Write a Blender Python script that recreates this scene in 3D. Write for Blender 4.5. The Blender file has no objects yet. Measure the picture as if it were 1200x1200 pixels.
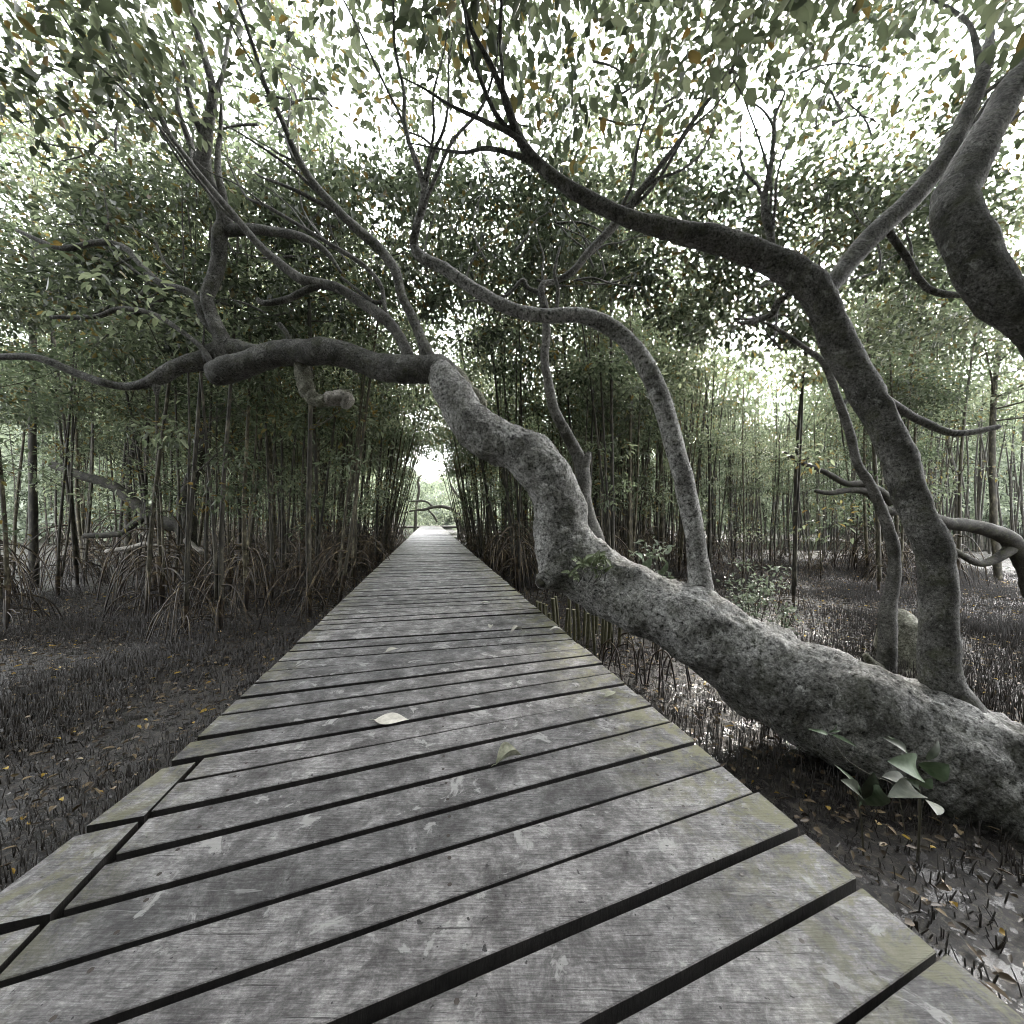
import bpy, math, random
import numpy as np
from mathutils import Vector, noise
random.seed(11); rng = np.random.default_rng(11)
sc = bpy.context.scene
C = sc.collection
R = math.radians
F = 444.0; HZ = 606.0; ZC = 1.65; DZ = 0.80     # focal length (px of the 1200 frame), horizon, eye height, deck height
TH = math.atan(96/444.0); CS, SN = math.cos(TH), math.sin(TH)

def P(px, py, d):                               # a point d metres ahead of the viewpoint
    return Vector(((px-600)/F*d, d, ZC+(HZ-py)/F*d))
def W(u, s, z=0.0):                             # boardwalk coordinates: u to the right, s along
    return Vector((u*CS - s*SN, u*SN + s*CS, z))
def US(x, y):
    return x*CS + y*SN, -x*SN + y*CS

# ------------------------------------------------------------------ objects
def mesh_obj(name, me, mat, parent=None):
    o = bpy.data.objects.new(name, me); C.objects.link(o)
    if mat is not None:
        for m in (mat if isinstance(mat, (list, tuple)) else [mat]): me.materials.append(m)
    if parent is not None: o.parent = parent
    return o
def tag(o, label=None, cat=None, group=None, kind=None):
    if label: o['label'] = label
    if cat: o['category'] = cat
    if group: o['group'] = group
    if kind: o['kind'] = kind
    return o
def empty(name, loc=(0,0,0)):
    o = bpy.data.objects.new(name, None); C.objects.link(o); o.location = loc; o.empty_display_size = .2
    return o
class MB:
    def __init__(s): s.v = []; s.f = []
    def add(s, v, f):
        k = len(s.v); s.v += [tuple(x) for x in v]; s.f += [tuple(i+k for i in q) for q in f]
    def mesh(s, name, smooth=False, off=(0,0,0)):
        me = bpy.data.meshes.new(name)
        me.from_pydata([(a-off[0], b-off[1], c-off[2]) for a, b, c in s.v], [], s.f)
        if smooth: me.polygons.foreach_set('use_smooth', [True]*len(me.polygons))
        me.update(); return me
    def build(s, name, mat, parent=None, smooth=False, off=(0,0,0)):
        return mesh_obj(name, s.mesh(name, smooth, off), mat, parent)
def np_mesh(name, verts, faces, attr=None):     # verts Nx3, faces Mxk, attr per vertex
    me = bpy.data.meshes.new(name); n, k = faces.shape
    me.vertices.add(len(verts)); me.vertices.foreach_set('co', np.ascontiguousarray(verts, dtype=np.float32).ravel())
    me.loops.add(n*k); me.loops.foreach_set('vertex_index', faces.astype(np.int32).ravel())
    me.polygons.add(n); me.polygons.foreach_set('loop_start', np.arange(0, n*k, k, dtype=np.int32))
    try: me.polygons.foreach_set('loop_total', np.full(n, k, dtype=np.int32))
    except Exception: pass
    me.update(calc_edges=True)
    if attr is not None:
        a = me.attributes.new('tint', 'FLOAT', 'POINT'); a.data.foreach_set('value', attr.astype(np.float32))
    return me
def spline(pts, rad, n):                        # Catmull-Rom through points, radii too
    p = [Vector(q) for q in pts]; r = list(rad); m = len(p)-1; P2 = []; R2 = []
    for i in range(m):
        a, b, c, d = p[max(i-1,0)], p[i], p[i+1], p[min(i+2,m)]
        ra, rb, rc, rd = r[max(i-1,0)], r[i], r[i+1], r[min(i+2,m)]
        for k in range(n):
            t = k/n; t2 = t*t; t3 = t2*t
            P2.append(.5*((2*b)+(c-a)*t+(2*a-5*b+4*c-d)*t2+(3*b-a-3*c+d)*t3))
            R2.append(max(.0008, .5*((2*rb)+(rc-ra)*t+(2*ra-5*rb+4*rc-rd)*t2+(3*rb-ra-3*rc+rd)*t3)))
    P2.append(p[-1]); R2.append(r[-1]); return P2, R2
def tube(mb, pts, rad, seg=8, rough=0.0, fs=3.0, cap=True, knobs=(), wig=0.0, oval=None):
    t = (pts[1]-pts[0]).normalized()
    x = t.orthogonal().normalized(); V = []; n = len(pts)
    for i in range(n):
        t2 = (pts[min(i+1,n-1)]-pts[max(i-1,0)]).normalized()
        q = t.rotation_difference(t2); x = q @ x; t = t2; x = (x - t*x.dot(t)).normalized(); y = t.cross(x)
        c = pts[i]
        if wig: c = c + noise.noise_vector(c*2.2)*wig*rad[i]
        for k in range(seg):
            a = 2*math.pi*k/seg; dr = x*math.cos(a)+y*math.sin(a); r = rad[i]
            if rough:
                b = c+dr*r
                r *= 1 + rough*(noise.noise(b*fs) + .5*noise.noise(b*fs*2.3) + .28*noise.noise(b*fs*6.1) + .14*noise.noise(b*fs*14))
            v = c+dr*r
            for (kc, kr, ka) in knobs:
                d2 = (v-kc).length/kr
                if d2 < 3: v = v + dr*ka*math.exp(-d2*d2)
            V.append(v)
    Fc = [(i*seg+k, i*seg+(k+1)%seg, (i+1)*seg+(k+1)%seg, (i+1)*seg+k) for i in range(n-1) for k in range(seg)]
    if cap:
        V.append(pts[-1]+t*rad[-1]*.35); e = len(V)-1; b = (n-1)*seg
        Fc += [(b+k, b+(k+1)%seg, e) for k in range(seg)]
        V.append(pts[0]); e = len(V)-1
        Fc += [((k+1)%seg, k, e) for k in range(seg)]
    mb.add(V, Fc)
def pxtube(mb, L, seg=12, n=8, rough=.12, fs=6, knobs=(), wig=.2):   # list of (px,py,d,rpx)
    pts = [P(a,b,d) for a,b,d,r in L]; rad = [r/F*d for a,b,d,r in L]
    p, r = spline(pts, rad, n); tube(mb, p, r, seg, rough, fs, knobs=knobs, wig=wig); return p, r

# ------------------------------------------------------------------ materials
def M(name):
    m = bpy.data.materials.new(name); m.use_nodes = True; nt = m.node_tree
    b = nt.nodes['Principled BSDF']; return m, nt, b
def N(nt, t, **kw):
    n = nt.nodes.new(t)
    for k, v in kw.items():
        if hasattr(n, k): setattr(n, k, v)
        else: n.inputs[k].default_value = v
    return n
def ramp(nt, src, stops, interp='LINEAR'):
    r = nt.nodes.new('ShaderNodeValToRGB'); r.color_ramp.interpolation = interp; el = r.color_ramp.elements
    while len(el) < len(stops): el.new(.5)
    for e, (p, c) in zip(el, stops):
        e.position = p; e.color = (c if len(c) == 4 else (*c, 1)) if not isinstance(c, float) else (c, c, c, 1)
    nt.links.new(src, r.inputs[0]); return r
def mixc(nt, fac, a, b, mode='MIX'):
    m = nt.nodes.new('ShaderNodeMix'); m.data_type = 'RGBA'; m.blend_type = mode
    for s, v in ((m.inputs[0], fac), (m.inputs[6], a), (m.inputs[7], b)):
        if hasattr(v, 'is_linked'): nt.links.new(v, s)
        elif isinstance(v, (int, float)): s.default_value = v
        else: s.default_value = (*v, 1)
    return m.outputs[2]
def noise_n(nt, scale, detail=6, rough=.6, vec=None, dist=0):
    n = N(nt, 'ShaderNodeTexNoise'); n.inputs['Scale'].default_value = scale; n.inputs['Detail'].default_value = detail
    n.inputs['Roughness'].default_value = rough; n.inputs['Distortion'].default_value = dist
    if vec is not None: nt.links.new(vec, n.inputs['Vector'])
    return n.outputs['Fac']
def coords(nt, scale=(1,1,1), rot=0):
    tc = N(nt, 'ShaderNodeTexCoord'); mp = N(nt, 'ShaderNodeMapping')
    mp.inputs['Scale'].default_value = scale; mp.inputs['Rotation'].default_value = (0,0,rot)
    nt.links.new(tc.outputs['Object'], mp.inputs['Vector']); return mp.outputs['Vector']
def bump(nt, b, h, dist, strength=1.0):
    n = N(nt, 'ShaderNodeBump'); n.inputs['Distance'].default_value = dist; n.inputs['Strength'].default_value = strength
    nt.links.new(h, n.inputs['Height']); nt.links.new(n.outputs[0], b.inputs['Normal'])

def bark_mat(name, dark, mid, light, fleck, moss=.0, scale=1.0, bd=.012):
    m, nt, b = M(name); v = coords(nt)
    big = noise_n(nt, 3.2*scale, 5, .6, v, .3); fine = noise_n(nt, 34*scale, 13, .86, v, .05); tiny = noise_n(nt, 95*scale, 5, .7, v)
    c = ramp(nt, fine, [(.38, dark), (.49, mid), (.60, light)]).outputs[0]
    sh = ramp(nt, big, [(.34, (.34,.34,.32)), (.60, (1.2,1.2,1.2))]).outputs[0]
    c = mixc(nt, 1.0, c, sh, 'MULTIPLY')
    lich = ramp(nt, noise_n(nt, 7*scale, 11, .8, v, .3), [(.55, 0.0), (.62, .85)]).outputs[0]
    c = mixc(nt, lich, c, fleck)
    pit = ramp(nt, noise_n(nt, 34*scale, 5, .7, v, .2), [(.36, .9), (.43, 0.0)]).outputs[0]
    c = mixc(nt, pit, c, tuple(x*.4 for x in dark))
    c = mixc(nt, 1, c, ramp(nt, tiny, [(.36, (.55,.55,.55)), (.5, (1,1,1)), (.64, (1.5,1.5,1.5))]).outputs[0], 'MULTIPLY')
    if moss:
        mo = ramp(nt, noise_n(nt, 5*scale, 6, .7, v, .5), [(.5, 0.0), (.62, moss)]).outputs[0]
        c = mixc(nt, mo, c, (.085,.095,.04))
    nt.links.new(c, b.inputs['Base Color']); b.inputs['Roughness'].default_value = .78
    b.inputs['Specular IOR Level'].default_value = .3
    ad = N(nt, 'ShaderNodeMath', operation='ADD'); nt.links.new(fine, ad.inputs[0]); 
    mu = N(nt, 'ShaderNodeMath', operation='MULTIPLY'); nt.links.new(tiny, mu.inputs[0]); mu.inputs[1].default_value = .45
    nt.links.new(mu.outputs[0], ad.inputs[1]); bump(nt, b, ad.outputs[0], bd*2.2, 1.0)
    return m
BARK = bark_mat('mottled_bark', (.030,.029,.027), (.25,.247,.237), (.62,.615,.60), (.66,.66,.64), .22, 1.0, .016)
LIMB = bark_mat('limb_bark', (.018,.0175,.016), (.080,.078,.072), (.20,.197,.186), (.25,.25,.235), .25, 1.6, .006)
PALE = bark_mat('pale_branch_bark', (.03,.029,.026), (.10,.097,.091), (.20,.195,.185), (.25,.245,.225), .1, 1.6, .004)
DARKB = bark_mat('dark_bark', (.012,.011,.010), (.04,.037,.032), (.08,.075,.064), (.11,.11,.09), .3, 2.0, .004)
MOSSB = bark_mat('mossy_bark', (.06,.058,.042), (.22,.215,.165), (.46,.46,.38), (.55,.55,.46), .35, 1.3, .02)
WOODX = bark_mat('weathered_dead_wood', (.14,.13,.11), (.30,.28,.25), (.45,.43,.39), (.5,.48,.44), 0, 1.5, .006)

def pole_mat():
    m, nt, b = M('mangrove_pole_bark'); v = coords(nt, (1,1,.35))
    oi = N(nt, 'ShaderNodeObjectInfo')
    f = noise_n(nt, 14, 7, .7, v)
    c = ramp(nt, f, [(.35, (.010,.009,.006)), (.52, (.042,.038,.026)), (.66, (.16,.148,.105))]).outputs[0]
    t = ramp(nt, oi.outputs['Random'], [(0, (.55,.55,.55)), (.6, (1,1,1)), (1, (1.7,1.65,1.45))]).outputs[0]
    c = mixc(nt, 1, c, t, 'MULTIPLY')
    nt.links.new(c, b.inputs['Base Color']); b.inputs['Roughness'].default_value = .75
    bump(nt, b, f, .004); return m
POLE = pole_mat()
def root_mat():
    m, nt, b = M('stilt_root_bark'); v = coords(nt)
    sx = N(nt, 'ShaderNodeSeparateXYZ'); nt.links.new(v, sx.inputs[0])
    f = noise_n(nt, 9, 6, .7, v)
    c = ramp(nt, f, [(.38, (.008,.005,.003)), (.52, (.045,.030,.016)), (.66, (.20,.155,.08))]).outputs[0]
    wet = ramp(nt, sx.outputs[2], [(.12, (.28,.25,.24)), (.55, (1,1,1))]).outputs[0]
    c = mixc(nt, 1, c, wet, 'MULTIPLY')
    nt.links.new(c, b.inputs['Base Color']); b.inputs['Roughness'].default_value = .55; bump(nt, b, f, .004); return m
ROOT = root_mat()

def leaf_mat(name, stops, trans=.35, rough=.42, gain=1.0):
    m, nt, b = M(name); at = N(nt, 'ShaderNodeAttribute', attribute_name='tint')
    c = ramp(nt, at.outputs['Fac'], [(p, tuple(x*gain for x in q)) for p, q in stops]).outputs[0]
    oi = N(nt, 'ShaderNodeObjectInfo')
    t = ramp(nt, oi.outputs['Random'], [(0, (.72,.76,.72)), (1, (1.25,1.2,1.18))]).outputs[0]
    c = mixc(nt, 1, c, t, 'MULTIPLY')
    nt.links.new(c, b.inputs['Base Color']); b.inputs['Roughness'].default_value = rough
    b.inputs['Specular IOR Level'].default_value = .45
    tr = N(nt, 'ShaderNodeBsdfTranslucent'); nt.links.new(mixc(nt, 1, c, (1.35,1.42,1.15), 'MULTIPLY'), tr.inputs[0])
    mx = N(nt, 'ShaderNodeMixShader'); mx.inputs[0].default_value = trans
    nt.links.new(b.outputs[0], mx.inputs[1]); nt.links.new(tr.outputs[0], mx.inputs[2])
    nt.links.new(mx.outputs[0], nt.nodes['Material Output'].inputs[0]); return m
GREEN = [(0, (.028,.037,.024)), (.45, (.098,.117,.083)), (.8, (.25,.278,.21)), (.9, (.13,.145,.09)), (.94, (.15,.12,.05)), (1, (.13,.085,.03))]
LEAF = leaf_mat('mangrove_leaf', GREEN, .54, .28, 1.08)
LEAFC = leaf_mat('canopy_leaf', GREEN, .34, .33, .72)
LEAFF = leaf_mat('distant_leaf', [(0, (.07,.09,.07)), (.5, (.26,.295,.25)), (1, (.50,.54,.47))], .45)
LEAFB = leaf_mat('shrub_leaf', [(0, (.07,.09,.065)), (.5, (.18,.21,.165)), (1, (.36,.40,.33))], .25)

def broad_leaf(name, ca, cb, tr=.2, rough=.6):
    m, nt, b = M(name); v = coords(nt)
    c = ramp(nt, noise_n(nt, 30, 5, .6, v), [(.35, ca), (.65, cb)]).outputs[0]
    nt.links.new(c, b.inputs['Base Color']); b.inputs['Roughness'].default_value = rough
    b.inputs['Specular IOR Level'].default_value = .3
    bump(nt, b, noise_n(nt, 70, 3, .6, v), .001); return m
PALEG = broad_leaf('pale_green_leaf', (.10,.145,.085), (.19,.245,.165))
DARKG = broad_leaf('dark_green_leaf', (.045,.055,.038), (.085,.10,.07))
DRY = broad_leaf('dry_leaf', (.36,.35,.31), (.56,.545,.49), rough=.6)
DRYG = broad_leaf('greenish_dry_leaf', (.16,.165,.12), (.42,.42,.33), rough=.6)
YEL = broad_leaf('yellow_leaf', (.30,.19,.03), (.48,.33,.06), rough=.6)

def deck_mat():
    m, nt, b = M('weathered_deck_boards')
    v0 = coords(nt); v = coords(nt, (1,1,1), -TH)         # x across the walk, y along it
    oi = N(nt, 'ShaderNodeObjectInfo')
    st = coords(nt, (1.3, 26, 1), -TH-.13)
    grain = noise_n(nt, 9, 9, .78, st, .2)
    blot = noise_n(nt, 6.5, 14, .84, v0, .25)
    c = ramp(nt, blot, [(.36, (.040,.038,.038)), (.47, (.125,.123,.123)), (.55, (.25,.247,.246)), (.65, (.50,.495,.49))]).outputs[0]
    g = ramp(nt, grain, [(.34, (.42,.41,.41)), (.5, (.97,.97,.97)), (.64, (1.45,1.44,1.43))]).outputs[0]
    c = mixc(nt, 1, c, g, 'MULTIPLY')
    fine = ramp(nt, noise_n(nt, 55, 6, .8, coords(nt, (1, 2.5, 1), -TH+.5)), [(.35, (.6,.6,.6)), (.5, (1,1,1)), (.68, (1.45,1.45,1.45))]).outputs[0]
    c = mixc(nt, .8, c, fine, 'MULTIPLY')
    t = ramp(nt, oi.outputs['Random'], [(0, (.68,.68,.69)), (1, (1.25,1.23,1.24))]).outputs[0]
    c = mixc(nt, 1, c, t, 'MULTIPLY')
    pt = ramp(nt, noise_n(nt, 8, 9, .66, v0, .8), [(.59, 0.0), (.63, .7)]).outputs[0]
    c = mixc(nt, pt, c, (.46,.456,.45))                    # pale lichen and scuffs
    for (rot, sc_) in ((.9, 7), (-.6, 5), (.2, 9)):
        scr = ramp(nt, noise_n(nt, sc_, 5, .6, coords(nt, (1, 11, 1), -TH+rot), .6), [(.665, 0.0), (.70, .4)]).outputs[0]
        c = mixc(nt, scr, c, (.44,.438,.435))
    crk = ramp(nt, noise_n(nt, 3.2, 8, .7, coords(nt, (1.1, 34, 1), -TH-.135), .15), [(.36, .9), (.395, 0.0)]).outputs[0]
    c = mixc(nt, crk, c, (.03,.028,.028))
    sp = ramp(nt, noise_n(nt, 60, 2, .5, v0), [(.27, 1.0), (.30, 0.0)]).outputs[0]
    c = mixc(nt, sp, c, (.03,.028,.03))
    sx = N(nt, 'ShaderNodeSeparateXYZ'); nt.links.new(v, sx.inputs[0])
    def edge(lo, hi):
        r = N(nt, 'ShaderNodeMapRange'); r.inputs[1].default_value = lo; r.inputs[2].default_value = hi
        nt.links.new(sx.outputs[0], r.inputs[0]); return r.outputs[0]
    mu = N(nt, 'ShaderNodeMath', operation='MAXIMUM'); nt.links.new(edge(.55, 1.0), mu.inputs[0]); nt.links.new(edge(-.66, -.98), mu.inputs[1])
    mo = N(nt, 'ShaderNodeMath', operation='MULTIPLY'); nt.links.new(mu.outputs[0], mo.inputs[0])
    nt.links.new(ramp(nt, noise_n(nt, 9, 10, .8, v0, .5), [(.47, 0.0), (.56, 1.0)]).outputs[0], mo.inputs[1])
    c = mixc(nt, mo.outputs[0], c, (.19,.187,.10))
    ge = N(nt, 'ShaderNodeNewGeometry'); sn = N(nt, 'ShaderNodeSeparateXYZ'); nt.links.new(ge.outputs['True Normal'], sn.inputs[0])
    c = mixc(nt, 1, c, ramp(nt, sn.outputs[2], [(.2, (.06,.055,.05)), (.6, (.75,.72,.72)), (.9, (1,1,1))]).outputs[0], 'MULTIPLY')  # board sides darkened in the colour, standing in for shade inside the gaps
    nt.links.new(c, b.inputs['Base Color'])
    nt.links.new(ramp(nt, blot, [(.3, .6), (.7, .42)]).outputs[0], b.inputs['Roughness'])
    b.inputs['Specular IOR Level'].default_value = .4
    a = N(nt, 'ShaderNodeMath', operation='ADD'); nt.links.new(grain, a.inputs[0]); nt.links.new(blot, a.inputs[1])
    bump(nt, b, a.outputs[0], .009, 1.0); return m
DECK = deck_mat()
def simple(name, col, rough=.7, var=.35, scale=12, bd=.003):
    m, nt, b = M(name); v = coords(nt); f = noise_n(nt, scale, 7, .65, v)
    c = ramp(nt, f, [(.3, tuple(x*(1-var) for x in col)), (.7, tuple(x*(1+var) for x in col))]).outputs[0]
    nt.links.new(c, b.inputs['Base Color']); b.inputs['Roughness'].default_value = rough; bump(nt, b, f, bd); return m
BEAM = simple('dark_timber', (.035,.032,.028))
NAIL = simple('rusty_nail', (.03,.022,.018), .5)
STAKE = simple('stake_bark', (.062,.060,.028), .7, .6, 20, .004)
STAKET = simple('cut_stake_top', (.22,.21,.13), .7, .5, 40, .003)
PEG = simple('breathing_root', (.013,.009,.006), .35, .6, 30)
FARDECK = simple('far_deck_timber', (.30,.29,.27), .6)
def mud_mat():
    m, nt, b = M('wet_mud'); v = coords(nt)
    f = noise_n(nt, 9, 12, .82, v, .2)
    c = ramp(nt, f, [(.38, (.014,.012,.012)), (.5, (.03,.026,.023)), (.62, (.115,.10,.085))]).outputs[0]
    deb = ramp(nt, noise_n(nt, 42, 6, .75, v, .4), [(.54, 0.0), (.60, .8)]).outputs[0]
    c = mixc(nt, deb, c, (.17,.15,.11))
    pud = ramp(nt, noise_n(nt, 7.5, 9, .75, v, .2), [(.50, 0.0), (.55, 1.0)]).outputs[0]
    c = mixc(nt, pud, c, (.02,.018,.018))
    nt.links.new(c, b.inputs['Base Color'])
    nt.links.new(ramp(nt, pud, [(0, .5), (1, .16)]).outputs[0], b.inputs['Roughness'])
    b.inputs['Specular IOR Level'].default_value = .6
    n = N(nt, 'ShaderNodeBump'); n.inputs['Distance'].default_value = .05
    nt.links.new(f, n.inputs['Height']); nt.links.new(ramp(nt, pud, [(0, 1.0), (1, .18)]).outputs[0], n.inputs['Strength'])
    nt.links.new(n.outputs[0], b.inputs['Normal']); return m
MUD = mud_mat()
def water_mat():
    m, nt, b = M('still_water'); v = coords(nt)
    b.inputs['Base Color'].default_value = (.03,.028,.026,1); b.inputs['Roughness'].default_value = .08
    bump(nt, b, noise_n(nt, 6, 3, .5, v), .004); return m
WATER = water_mat()

# ------------------------------------------------------------------ ground
gx = np.concatenate([np.linspace(-150,-16,24), np.linspace(-15.5,15.5,190), np.linspace(16,150,24)])
gy = np.concatenate([np.linspace(-12,-1,8), np.linspace(-.8,20,140), np.linspace(21,220,40)])
def gz(x, y):
    q = Vector((x*.35, y*.35, 0)); h = .07*noise.noise(q) + .03*noise.noise(q*4)
    return h - .02
X, Y = np.meshgrid(gx, gy); Zg = np.array([gz(a, b) for a, b in zip(X.ravel(), Y.ravel())])
nx = len(gx); ii = np.arange((len(gy)-1)*nx).reshape(-1, nx)[:, :-1].ravel()
me = np_mesh('ground', np.c_[X.ravel(), Y.ravel(), Zg], np.c_[ii, ii+1, ii+1+nx, ii+nx])
me.polygons.foreach_set('use_smooth', [True]*len(me.polygons))
o = mesh_obj('ground', me, MUD); tag(o, kind='structure')
def pool(cx, cy, rx, ry, z=.03):
    mb = MB(); n = 60; V = [(cx, cy, z)]
    for k in range(n):
        a = 2*math.pi*k/n; r = 1+.3*noise.noise(Vector((math.cos(a)*1.5+cx, math.sin(a)*1.5, cy)))
        V.append((cx+rx*r*math.cos(a), cy+ry*r*math.sin(a), z))
    mb.add(V, [(0, k+1, (k+1)%n+1) for k in range(n)])
    o = mb.build('water', WATER); tag(o, kind='structure')
pool(21, 22, 17, 3.2); pool(-8.2, 11.6, 1.7, .9, .035); pool(-14, 30, 10, 2)

# ------------------------------------------------------------------ boardwalk
UL, UR = -.880, .975
def edgeL(s): return UL - max(0, 1.50-s)*.16
gaps = [(-1.25,-1.0)]
R_ = [-.86,-.72,-.58,-.44,-.30,-.16,-.02,.12,.26,.40,.545,.69,.835,.98,1.119,1.249,1.400,1.533,1.648,1.771,1.912,2.035,2.165,2.288,2.396,2.51]
Lk = {1.648:1.401, 1.771:1.534, 1.912:1.672, 2.035:1.853, 2.165:2.01, 2.288:2.164, 2.396:2.324, 2.51:2.476, 1.533:1.262,1.400:1.118,1.249:.985}
gaps = [(Lk.get(r, r-.262), r) for r in R_]
s = 2.645
while s < 36.3:
    j = random.uniform(-.006,.006); gaps.append((s+j, s+random.uniform(-.004,.004))); s += .1505
bw = empty('boardwalk', W(0,0,DZ)); off = tuple(bw.location)
tag(bw, 'long weathered grey timber boardwalk running straight into the mangroves', 'boardwalk')
def plank_mesh(mb, sl0, sr0, sl1, sr1, u0, u1, g0l, g0r, dz=0, tilt=0):
    # board between two gap lines given as s at UL and at UR
    def sat(a, b, u): return a + (b-a)*(u-UL)/(UR-UL)
    n = 10; V = []
    for k in range(n+1):
        u = u0+(u1-u0)*k/n; g = (g0l+(g0r-g0l)*k/n)/2
        wv = .0025*noise.noise(Vector((u*3, sl0*9, 0)))
        a = sat(sl0, sr0, u)+g+wv; b = sat(sl1, sr1, u)-g+wv
        z = DZ+dz+tilt*k/n + .002*noise.noise(Vector((u*1.3, sl0*5, 3)))
        c = .002
        for (ss, zz) in ((a, z-.035), (a, z-c), (a+c, z), (b-c, z), (b, z-c), (b, z-.035)):
            V.append(W(u, ss, zz))
    Fc = []
    for k in range(n):
        for j in range(6):
            Fc.append((k*6+j, k*6+(j+1)%6, (k+1)*6+(j+1)%6, (k+1)*6+j))
    Fc += [tuple(range(5,-1,-1)), tuple(n*6+j for j in range(6))]
    mb.add(V, Fc)
far = MB(); nails = MB()
for i in range(len(gaps)-1):
    (l0, r0), (l1, r1) = gaps[i], gaps[i+1]
    s0 = (l0+r0)/2
    gl, gr = random.uniform(.018,.030), random.uniform(.008,.019)
    if s0 > 3: gl = gr = random.uniform(.014,.028)
    u1 = UR+random.uniform(-.004,.006); u0 = edgeL((l0+l1)/2)+random.uniform(-.004,.006)
    if s0 < 1.56: u0 = -.775 - random.uniform(0,.01)
    near = s0 > .35 and i < 12+100
    mb = MB() if near else far
    plank_mesh(mb, l0, r0, l1, r1, u0, u1, gl, gr, random.uniform(-.004,.004), random.uniform(-.007,.007))
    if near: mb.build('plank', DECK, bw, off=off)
    if s0 < 9:
        for u in (-.62, .05, .72):
            for q in (.25, .75):
                sl = l0+(l1-l0)*q; sr = r0+(r1-r0)*q; ss = sl+(sr-sl)*(u-UL)/(UR-UL)
                c = W(u+random.uniform(-.01,.01), ss, DZ+.0032); rr = .0055
                nails.add([c+Vector((rr*math.cos(a*1.047), rr*math.sin(a*1.047), 0)) for a in range(6)], [tuple(range(6))])
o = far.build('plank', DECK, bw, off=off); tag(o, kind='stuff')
o = nails.build('nail', NAIL, bw, off=off); tag(o, kind='stuff')
# short filler boards where the walk bends at the near left
for (sa, sb) in ((1.515, 1.262), (1.252, .99), (.98, .72), (.71, .40)):
    mb = MB(); ua = -.795
    o1 = edgeL(sa)-.005; o2 = edgeL(sb)-.005
    V = []
    for z in (DZ-.035, DZ+.001):
        V += [W(ua, sa+.0, z), W(o1, sa-.005-(ua-o1)*.12, z), W(o2, sb+.004, z), W(ua, sb+.012, z)]
    mb.add(V, [(0,1,2,3), (7,6,5,4), (0,4,5,1), (1,5,6,2), (2,6,7,3), (3,7,4,0)])
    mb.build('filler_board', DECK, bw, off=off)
def box(mb, u0, u1, s0, s1, z0, z1):
    V = [W(u, s, z) for z in (z0, z1) for (u, s) in ((u0,s0), (u1,s0), (u1,s1), (u0,s1))]
    mb.add(V, [(3,2,1,0), (4,5,6,7), (0,1,5,4), (1,2,6,5), (2,3,7,6), (3,0,4,7)])
for u in (-.78, 0.03, .86):
    mb = MB(); box(mb, u-.04, u+.04, -1.2, 36.2, DZ-.19, DZ-.040); mb.build('beam', BEAM, bw, off=off)
s = -.4
while s < 36:
    for u in (-.72, .80):
        mb = MB(); box(mb, u-.06, u+.06, s, s+.12, -.3, DZ-.192); mb.build('post', BEAM, bw, off=off)
    s += 2.4
# crossing walk at the far end
cb = empty('cross_boardwalk', W(0,37.3,DZ)); off = tuple(cb.location)
tag(cb, 'far grey boardwalk crossing the end of the long walk', 'boardwalk')
for i in range(150):
    mb = MB() if 27 <= i < 123 else None
    if mb is None: continue
    u = -11+i*.15; box(mb, u+.005, u+.145, 36.35, 38.3, DZ-.03, DZ+.004*random.random()); mb.build('plank', FARDECK, cb, off=off)
for s0 in (36.42, 38.1):
    mb = MB(); box(mb, -11, 11.5, s0, s0+.10, DZ-.2, DZ-.034); mb.build('beam', BEAM, cb, off=off)
for k in range(12):
    for s0 in (36.44, 38.12):
        mb = MB(); box(mb, -10.8+k*2.0, -10.66+k*2.0, s0-.02, s0+.12, -.3, DZ-.202); mb.build('post', BEAM, cb, off=off)

# ------------------------------------------------------------------ the big leaning tree
BASE = P(1180, 925, 2.2)
big = empty('leaning_mangrove_tree', (BASE.x, BASE.y, 0)); off = tuple(big.location)
tag(big, 'huge mottled grey tree leaning over the boardwalk with an S-shaped trunk', 'tree')
trunkL = [(1290,985,2.15,90),(1200,945,2.2,84),(1130,905,2.3,76),(1065,868,2.4,66),(1000,835,2.5,60),(950,812,2.65,56),(900,789,2.8,52),(850,757,2.95,45),(800,727,3.1,41),(750,704,3.3,37),
          (708,682,3.5,37),(672,658,3.6,36),(659,628,3.65,33),(655,597,3.65,30),(645,562,3.65,29),(620,534,3.65,28),(588,519,3.7,26),(556,499,3.7,25),(533,467,3.75,22),(518,440,3.8,18),(508,426,3.82,12)]
kn = [(P(640,678,3.45), .14, .10), (P(905,736,2.85), .05, .045), (P(925,742,2.8), .05, .03), (P(985,772,2.6), .06, .025), (P(1048,800,2.5), .05, .035), (P(1015,786,2.55), .04,.02),
      (P(566,528,3.6), .09, .05), (P(700,640,3.5), .09,.03), (P(860,835,2.85), .15, .05), (P(950,868,2.6), .12, .04), (P(818,688,3.15), .13, .05), (P(1098,800,2.4), .14,.05),(P(690,625,3.5),.08,.03),(P(550,478,3.6),.06,-.02)]
mb = MB(); pxtube(mb, trunkL, seg=88, n=34, rough=.13, fs=4.2, knobs=kn, wig=.05); mb.build('trunk', BARK, big, True, off)
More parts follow.
